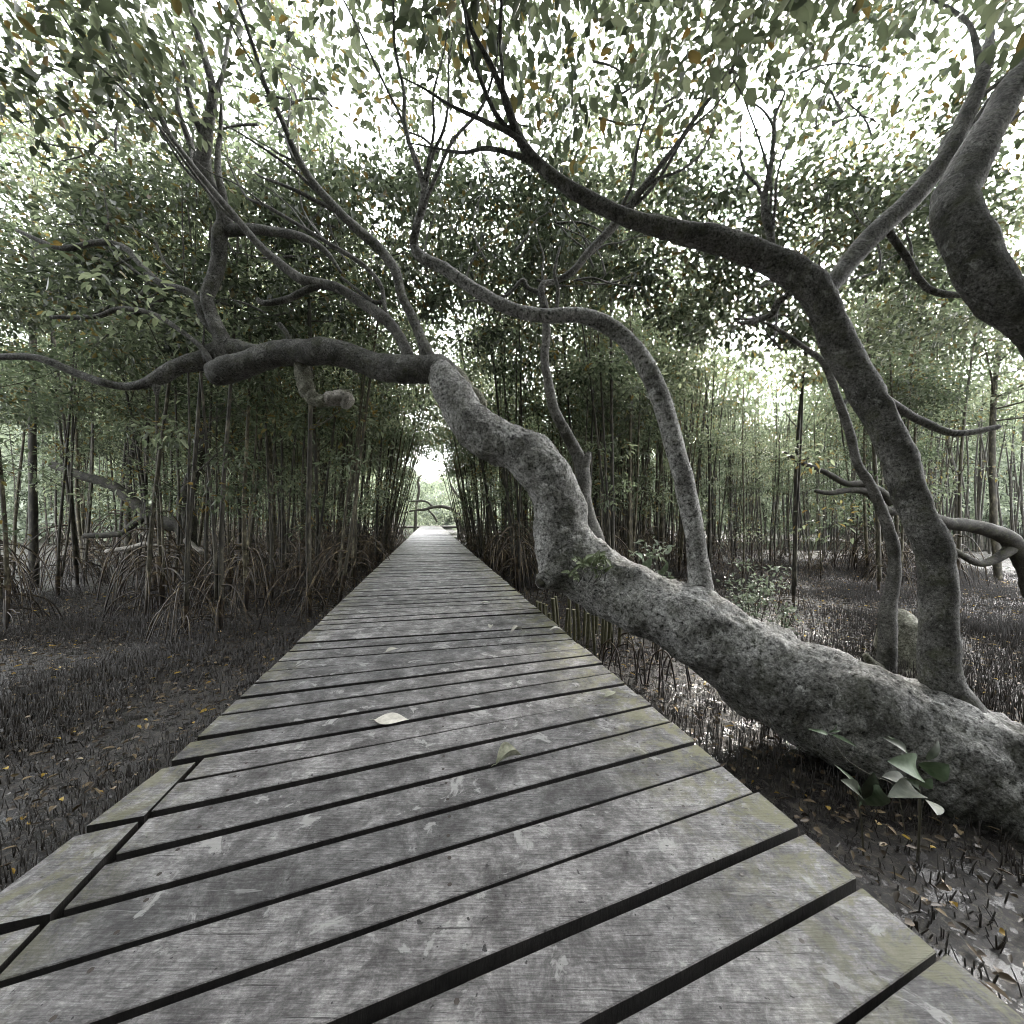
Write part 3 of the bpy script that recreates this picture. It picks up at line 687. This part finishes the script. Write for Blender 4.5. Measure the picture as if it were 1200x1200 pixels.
tree_thing('arching_tree', 'dark tree at the right edge sending low bare branches across the thicket', b, [
  ('trunk', [(1225,740,7,12),(1215,690,7,11),(1190,640,7,9),(1150,618,7,8),(1110,612,7,7),(1080,600,7,6.5),(1058,596,7,6),(1040,598,7,5),(1020,578,7,4.5),(1000,574,7,3.6),(975,578,7,3),(955,575,7,2)], DARKB),
  ('branch', [(1045,590,7,5),(1030,575,7,5),(1012,567,7,4),(990,566,7,3.5),(965,552,7,3),(940,542,7,2.4),(918,530,7,1.5)], DARKB),
  ('branch', [(1190,640,7,6),(1150,660,7,4),(1110,640,7,3)], DARKB)])
b = P(223,665,9); b.z = 0
tree_thing('crooked_tree', 'thick dark crooked tree leaning left among the poles', b, [
  ('trunk', [(226,700,9,9),(222,665,9,8),(221,635,9,8),(212,615,9,9),(190,612,9,8),(172,600,9,6.5),(155,588,9,6),(135,572,9,5.5),(105,560,9,5),(60,545,9,4)], DARKB),
  ('limb', [(221,640,9,8),(222,610,9,7),(218,585,9,7),(225,560,9,6),(240,520,9,5),(235,480,9,4)], DARKB),
  ('branch', [(175,602,9,4),(160,612,9,4),(140,625,9,3.5),(100,628,9,3)], DARKB)])
b = P(180,640,8.6); b.z = 0.0
for (L, lab) in (([(125,646,8.6,2.4),(150,642,8.6,2.4),(172,637,8.6,2.4),(190,641,8.6,1.6)], 'bleached fallen branch lying level beneath the crooked tree'),
                 ([(160,621,8.6,1.4),(170,627,8.6,1.8),(182,638,8.6,1.8)], 'short bleached broken branch propped on the fallen one'),
                 ([(217,632,8.5,3),(225,640,8.5,3.5),(236,648,8.5,3)], 'stubby pale cut branch at the foot of the crooked tree')):
    mb = MB(); pxtube(mb, L, 8, 5, .1, 8); c = P(L[1][0], L[1][1], L[1][2]); o = mb.build('fallen_branch', WOODX, None, True, tuple(c)); o.location = c; tag(o, lab, 'branch')
b = P(541,630,29); b.z = 0
e = tree_thing('gnarled_tree', 'dark gnarled tree beside the far end of the boardwalk', b, [
  ('trunk', [(537,642,29,4.5),(539,628,29,3.8),(541,614,29,4.2),(540,608,29,4.2),(546,600,29,3)], DARKB),
  ('limb', [(540,610,29,3),(536,602,29,2.6),(531,597,29,2.3),(520,594,29,2),(508,594,29,1.8),(498,597,29,1.6),(486,598,29,1.2),(470,602,29,.6)], DARKB),
  ('limb', [(546,602,29,2.2),(547,592,29,2),(543,585,29,2),(535,580,29,1.6),(530,570,29,1)], DARKB),
  ('branch', [(508,594,29,1.2),(500,588,29,1.2),(490,587,29,1),(478,588,29,.6)], DARKB),
  ('branch', [(502,598,29,1),(508,604,29,1.2),(512,612,29,1)], DARKB)])
b2 = P(490,640,33); b2.z = 0
tree_thing('bare_tree', 'bare twisted stem standing beyond the end of the boardwalk', b2, [
  ('trunk', [(486,640,33,2),(487,610,33,1.8),(488,592,33,1.6),(491,575,33,1.6),(490,564,33,1.4),(494,556,33,.9)], DARKB)])

# distant wood: one mass nobody could count
cc = []
while len(cc) < 11500:
    x = random.uniform(-58, 58); y = 24+22*random.random()**1.5; u, s = US(x, y)
    if abs(x) > 1.42*y: continue
    zmax = 13.0 + 3*noise.noise(Vector((x*.12, 0, 7)))
    if abs(u) < 4.5 and s < 39.5: continue
    if abs(u) < 5: zmax = 5.6+abs(u)*.5
    z = .3+(zmax-.3)*random.random()
    if noise.noise(Vector((x*.25, y*.25, z*.4))) < -.22: continue
    if u > 4 and y < 31 and z < 1.6: continue
    if 3 < u < 15 and s < 37 and z > 2.4: continue
    cc.append((x, y, z))
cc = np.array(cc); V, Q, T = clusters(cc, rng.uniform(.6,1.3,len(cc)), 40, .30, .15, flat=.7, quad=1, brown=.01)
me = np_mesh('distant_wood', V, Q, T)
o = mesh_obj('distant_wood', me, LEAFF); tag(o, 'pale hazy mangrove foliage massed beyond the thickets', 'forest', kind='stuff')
# rounded wooded rise closing the view behind the foliage
ax_ = np.linspace(-1.05, 1.05, 260); hz_ = np.linspace(0, 1, 40); V = []
for h_ in hz_:
    for a in ax_:
        rr = 54+3*noise.noise(Vector((a*9, h_*3, 0)))+1.6*noise.noise(Vector((a*30, h_*9, 0)))+.9*noise.noise(Vector((a*80, h_*24, 0)))+h_*h_*9
        top = 12+3.0*noise.noise(Vector((a*7, 3, 3)))+1.5*noise.noise(Vector((a*25, 3, 3)))
        dd = abs(a-math.atan(-96/444)); top *= min(1, .60+dd*3.2)
        V.append((rr*math.sin(a), rr*math.cos(a), -.3+h_*top))
ii = (np.arange(39)[:,None]*260+np.arange(259)[None]).ravel()
me = np_mesh('wooded_hill_and_blocker', np.array(V), np.c_[ii, ii+1, ii+261, ii+260]); me.polygons.foreach_set('use_smooth', [True]*len(me.polygons))
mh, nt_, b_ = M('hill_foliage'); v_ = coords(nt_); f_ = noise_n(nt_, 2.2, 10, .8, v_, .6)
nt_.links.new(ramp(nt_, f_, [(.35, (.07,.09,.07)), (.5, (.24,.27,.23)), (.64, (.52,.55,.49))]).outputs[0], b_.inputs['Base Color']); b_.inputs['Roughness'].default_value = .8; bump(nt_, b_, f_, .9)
o = mesh_obj('wooded_hill_and_blocker', me, mh); tag(o, kind='structure')
V = []  # unseen overhanging foliage ring added behind the camera to block frontal sky light
for h_ in np.linspace(0, 1, 30):
    for a in np.linspace(R(97), R(263), 120):
        rr = 13+1.6*noise.noise(Vector((a*5, h_*3, 9)))+.9*noise.noise(Vector((a*15, h_*9, 9)))-h_*h_*5
        V.append((rr*math.sin(a), rr*math.cos(a)+1, -.3+h_*(10.5+2*noise.noise(Vector((a*5, 3, 3))))))
ii = (np.arange(29)[:,None]*120+np.arange(119)[None]).ravel()
me = np_mesh('wooded_hill_and_blocker', np.array(V), np.c_[ii, ii+1, ii+121, ii+120])
mh2 = simple('blocker_foliage', (.05,.06,.045), .8, .7, 3, .4)
o = mesh_obj('wooded_hill_and_blocker', me, mh2); tag(o, kind='structure')
mb = MB()
for k in range(900):
    y = 16+22*random.random(); x = random.uniform(-1.4, 1.4)*y; u, s = US(x, y)
    if abs(u) < 3.6 or (u < 0 and y < 22): continue
    b = Vector((x,y,-.1)); t = Vector((x+random.uniform(-.8,.8), y+random.uniform(-.8,.8), random.uniform(6,9)))
    tube(mb, *spline([b, (b+t)/2+Vector((random.uniform(-.3,.3),0,0)), t], [random.uniform(.03,.055),.035,.015], 3), 5, cap=False)
o = mb.build('distant_poles', POLE, None); tag(o, 'mass of slim far-off mangrove stems before the pale foliage', 'forest', kind='stuff')

# ------------------------------------------------------------------ shrubs and plants
def shrub(name, label, px, py, d, wpx, hpx, n, Lm, mat, group=None):
    b = P(px, py, d); b.z = 0; e = empty(name, b); tag(e, label, 'shrub', group)
    wd, ht = wpx/F*d, hpx/F*d; top = ZC+(HZ-(py-hpx))/F*d; lo = ZC+(HZ-py)/F*d
    mb = MB(); cc = []
    for k in range(9):
        q = Vector((random.uniform(-.5,.5)*wd, random.uniform(-.3,.3)*wd, random.uniform(lo+.3*(top-lo), top)))
        tube(mb, *spline([Vector((0,0,-.05)), q*.5+Vector((0,0,.05)), q], [.008,.006,.003], 5), 5); cc.append(tuple(q)); cc.append(tuple(q*.75+Vector((random.uniform(-.08,.08),)*3)))
    mb.build('stem', POLE, e, True)
    cc = np.array(cc); V, Q, T = clusters(cc, np.full(len(cc), wd*.22), n//len(cc), Lm, Lm*.5, droop=.05); o = mesh_obj('foliage', np_mesh('foliage', V, Q, T), mat, e)
shrub('shrub', 'small bushy grey green shrub on the mud behind the trunk', 882, 732, 4.9, 66, 72, 560, .055, LEAFB)
shrub('shrub', 'low leafy shrub with narrow leaves just right of the bushy one', 915, 735, 4.4, 34, 26, 120, .055, LEAFB)
shrub('shrub', 'leafy shrub between the trunk elbow and the upright limb', 770, 672, 4.3, 56, 40, 130, .08, LEAFB)
e = empty('broad_leaf_seedling', P(762, 690, 3.9)); tag(e, 'seedling with two broad pale leaves peeping over the trunk', 'plant')
mb = MB(); q = e.location
for (a, bb, w) in (((750,668),(764,653),.09), ((752,655),(744,648),.05), ((772,672),(783,658),.06), ((740,662),(748,670),.04)):
    p0, p1 = P(*a, 3.85)-q, P(*bb, 3.75)-q; leafmesh(mb, p0, p1, w, (.2,-1,.4))
mb.build('leaves', PALEG, e, True)
mb = MB(); tube(mb, *spline([P(765,760,3.95)-q, P(762,700,3.9)-q, P(755,664,3.85)-q], [.006,.005,.004], 5), 6); mb.build('stem', POLE, e, True)
# sapling with big leaves, bottom right
def plant(name, label, stem, lv, rad=.006):
    base = P(*stem[0]); base.z = 0; e = empty(name, base); tag(e, label, 'plant'); q = e.location
    pts = [Vector((base.x, base.y, -.03))]+[P(*t) for t in stem[1:]]
    mb = MB(); tube(mb, *spline([p-q for p in pts], [rad*(1-.5*i/len(pts)) for i in range(len(pts))], 8), 7); mb.build('stem', PLANTST, e, True)
    for (x0,y0,d0,x1,y1,d1,w,nv,mat) in lv:
        mb = MB(); leafmesh(mb, P(x0,y0,d0)-q, P(x1,y1,d1)-q, w*.72, nv, curl=random.uniform(.05,.15), n=12, twist=random.uniform(-.3,.3)); mb.build('leaf', mat, e, True)
PLANTST = simple('plant_stem', (.09,.085,.06))
plant('sapling', 'broad leaved sapling in front of the root of the leaning trunk', [(1075,1010,1.82),(1078,950,1.8),(1074,905,1.78),(1064,886,1.76)],
 [(1062,886,1.76,1034,864,1.72,.055,(.3,-.8,.6),DARKG),(1064,884,1.76,1040,862,1.8,.030,(.1,-.6,.9),PALEG),(1072,900,1.75,1040,892,1.65,.15,(0,-1,.5),PALEG),
  (1074,922,1.75,1060,912,1.68,.05,(.2,-.9,.3),PALEG),(1078,920,1.74,1092,912,1.7,.06,(-.2,-.9,.5),PALEG),(1080,900,1.74,1112,896,1.66,.13,(0,-1,.4),PALEG),(1085,890,1.76,1100,868,1.8,.05,(-.3,-1,.3),DARKG),
  (1074,930,1.75,1040,934,1.6,.12,(0,-.6,1),DARKG),(1078,935,1.75,1098,955,1.6,.12,(0,-.6,1),DARKG),(1070,930,1.75,1034,910,1.7,.12,(.1,-.5,1),DARKG)])
plant('sapling', 'narrow leaved sapling at the foot of the trunk beside the boardwalk', [(1012,1010,1.85),(1010,970,1.82),(1006,945,1.8),(998,925,1.78)],
 [(1006,945,1.8,978,896,1.7,.045,(.5,-.8,.4),PALEG),(1006,940,1.8,985,914,1.62,.10,(0,-.7,.8),DARKG),(1010,935,1.78,1024,905,1.72,.10,(-.2,-.8,.5),DARKG),(1012,942,1.78,1035,928,1.6,.10,(0,-.7,.9),PALEG)], .005)
plant('twig_sprig', 'thin trailing sprig with slim pale leaves against the dark trunk underside', [(1062,1000,1.95),(1050,925,1.95),(1020,908,1.95),(992,890,1.98),(978,872,2.0),(971,860,2.0)],
 [(970,860,2.0,946,854,1.98,.028,(0,-1,.5),PALEG),(970,859,2.0,981,848,2.0,.016,(.5,-1,.2),PALEG),(972,857,2.0,985,856,2.0,.016,(0,-1,.3),PALEG),(974,860,2.0,1004,875,1.95,.026,(0,-1,.5),PALEG)], .0022)

# cut stakes by the walk
k = 0
stk = [(626,706,728),(634,704,735),(641,703,736),(650,701,742),(655,701,733),(661,716,745),(668,700,740),(673,715,752),(679,700,738),(688,716,748),(692,703,735),(698,713,756),(705,713,750),(708,712,752),(713,714,748),(719,723,748),(725,726,745),(645,716,735),(640,712,728),(699,702,733),(684,705,738),(631,716,727)]
for (px, y0, y1) in stk:
    d = F*ZC/(y1+12-HZ); c = P(px, y1, d); c.z = 0; h = ZC+(HZ-y0)/F*d
    e = empty('cut_stake', c); tag(e, 'upright mossy cut stake standing between boardwalk and trunk elbow', 'stake', 'cut stakes beside the boardwalk')
    r = random.uniform(.017,.026); t = Vector((random.uniform(-.05,.05), random.uniform(-.05,.05), h+random.uniform(-.07,.04))); mb = MB()
    tube(mb, *spline([Vector((0,0,-.1)), t*.5+Vector((random.uniform(-.01,.01),0,0)), t], [r*1.05, r, r*random.uniform(.9,1.1)], 6), 9, .16, 18, cap=False); mb.build('stake_shaft', STAKE, e, True)
    mb = MB(); a0 = [t+Vector((math.cos(a*.785)*r*1.08, math.sin(a*.785)*r*1.08, .001)) for a in range(8)]; a1 = [v+Vector((0,0,.006)) for v in a0]
    mb.add(a0+a1, [tuple(range(8,16))]+[(j,(j+1)%8,8+(j+1)%8,8+j) for j in range(8)]); mb.build('cut_top', STAKET, e)

# fallen leaves on the deck
def deck_leaf(px, py, wpx, ang, label, mat=DRY, asp=.6, curl=.03, fold=.25, lift=.006):
    d = F*.85/(py-HZ); c = P(px, py, d); c.z = DZ+lift; L = wpx/F*d
    a = Vector((math.cos(ang), math.sin(ang), 0))*L/2; e = MB(); leafmesh(e, -a, a, L*asp, (0,0,1), curl=curl, n=14, fold=fold, pw=1.25)
    b = -a; 
    tube(e, *spline([b+Vector((0,0,.001)), b-a*.12+Vector((0,0,.003)), b-a*.3], [.0016,.0014,.001], 4), 5)
    o = e.build('fallen_leaf', mat, None, True); o.location = c; tag(o, label, 'leaf')
deck_leaf(459,845,40,.02,'largest pale dry leaf lying flat across a gap at left of centre', DRY, .66, .01, .06)
deck_leaf(597,892,36,.5,'curled green and pale leaf on the nearest boards', DRYG, .5, .12, .9, .004)
deck_leaf(460,763,17,.8,'pale leaf on the boards beyond the largest one', DRY, .55)
deck_leaf(569,707,11,.1,'farthest of the small white leaves in mid boardwalk', DRY, .6)
deck_leaf(575,736,12,1.5,'tiny upright-turned white leaf left of the curled one', DRY, .5, .2)
deck_leaf(606,742,18,.5,'curled white leaf near the middle of the right half', DRY, .4, .25, .6)
deck_leaf(652,740,17,-.1,'pale leaf at the right edge beside the cut stakes', DRY, .5, .15)
deck_leaf(619,723,6,.3,'smallest white leaf speck near the right edge', DRY, .7)
deck_leaf(716,815,20,.7,'mossy yellowish leaf scrap near the right edge', DRYG, .5, .04)
deck_leaf(498,706,5,.2,'tiny white leaf speck in the middle of the boards', DRY, .7)

# breathing roots, thousands of them
n = 130000; A = []
rn = np.random.default_rng(5)
x = rn.uniform(-10, 15, n*3); y = .3+14*rn.random(n*3)**1.25; u = x*CS+y*SN; s_ = -x*SN+y*CS
dens = np.array([noise.noise(Vector((a*.8, b*.8, 0))) for a, b in zip(x, y)])
keep = ((u < UL-.12) | (u > UR+.10)) & (np.abs(x) < 1.5*y+1.2) & (dens+rn.random(len(x))*.9 > .12)
x, y = x[keep][:n], y[keep][:n]; n = len(x)
h = rn.uniform(.02,.10,n)*(1+1.1*dens[keep][:n])*np.where(x > 2, 1.15, 1); r = rn.uniform(.003,.0055,n); lx = rn.normal(0,.022,n); ly = rn.normal(0,.022,n); z0 = np.full(n, -.06)
V = []
for k in range(4):
    a = k*math.pi/2; V.append(np.c_[x+r*math.cos(a), y+r*math.sin(a), z0])
for k in range(4):
    a = k*math.pi/2+.3; V.append(np.c_[x+lx+r*.55*math.cos(a), y+ly+r*.55*math.sin(a), h])
V = np.stack(V, 1).reshape(-1,3); b = np.arange(n)[:,None]*8
Q = np.concatenate([b+np.array([[k,(k+1)%4,4+(k+1)%4,4+k]]) for k in range(4)]+[b+np.array([[4,5,6,7]])])
o = mesh_obj('breathing_roots', np_mesh('breathing_roots', V, Q), PEG); tag(o, 'dense carpet of dark finger-like roots sticking out of the mud', 'roots', kind='stuff')
# leaf litter on the mud
n = 30000; x = rn.uniform(-9, 13, n*3); y = .4+13*rn.random(n*3)**1.2; u = x*CS+y*SN
keep = ((u < UL-.1) | (u > UR+.1)) & (np.abs(x) < 1.5*y+1); x, y = x[keep][:n], y[keep][:n]; n = len(x)
c = np.c_[x, y, np.array([gz(a,b) for a,b in zip(x,y)])+rn.uniform(.01,.09,n)]
ax = rn.normal(size=(n,3)); ax[:,2] *= .15; nm = rn.normal(size=(n,3))*.35; nm[:,2] += 1
yl = rn.random(n) < .07
V, Q, T = leaves(c, ax, nm, rn.uniform(.02,.07,n), rn.uniform(.012,.03,n), np.where(yl, rn.uniform(.7,1,n), rn.uniform(0,.5,n)), 2)
LIT = leaf_mat('leaf_litter', [(0, (.02,.014,.009)), (.3, (.09,.062,.036)), (.5, (.28,.21,.125)), (.68, (.60,.52,.38)), (.75, (.34,.21,.03)), (1, (.50,.35,.07))], .05, .55)
o = mesh_obj('leaf_litter', np_mesh('leaf_litter', V, Q, T), LIT); tag(o, 'scattered yellow and brown leaves fallen on the mud', 'leaf litter', kind='stuff')

# ------------------------------------------------------------------ light, sky, camera
AZ = 36; EL = 31
w = bpy.data.worlds.new('World'); sc.world = w; w.use_nodes = True; nt = w.node_tree
sky = nt.nodes.new('ShaderNodeTexSky'); sky.sky_type = 'NISHITA'; sky.sun_disc = False
sky.sun_elevation = R(EL); sky.sun_rotation = R(AZ); sky.dust_density = 4; sky.air_density = 1.0
hs = nt.nodes.new('ShaderNodeHueSaturation'); hs.inputs['Saturation'].default_value = .12
nt.links.new(sky.outputs[0], hs.inputs['Color']); nt.links.new(hs.outputs[0], nt.nodes['Background'].inputs[0])
nt.nodes['Background'].inputs[1].default_value = 2.45
sl = bpy.data.lights.new('sun', 'SUN'); sl.energy = 5.0; sl.angle = R(2); sl.color = (1, .92, .80)
so = bpy.data.objects.new('sun', sl); C.objects.link(so)
dv = Vector((math.sin(R(AZ))*math.cos(R(EL)), math.cos(R(AZ))*math.cos(R(EL)), math.sin(R(EL))))
so.rotation_euler = dv.to_track_quat('Z', 'Y').to_euler()
cam = bpy.data.cameras.new('camera'); cam.sensor_width = 36; cam.lens = F/1200*36; cam.shift_y = .005; cam.clip_end = 600; cam.clip_start = .02
co = bpy.data.objects.new('camera', cam); C.objects.link(co); co.location = (0,0,ZC); co.rotation_euler = (R(90),0,0); sc.camera = co
sc.render.engine = 'CYCLES'; sc.cycles.max_bounces = 7; sc.cycles.diffuse_bounces = 3; sc.cycles.glossy_bounces = 2; sc.cycles.transmission_bounces = 3
sc.cycles.filter_width = 1.0
sc.view_settings.view_transform = 'Standard'; sc.view_settings.look = 'None'; sc.view_settings.exposure = 0
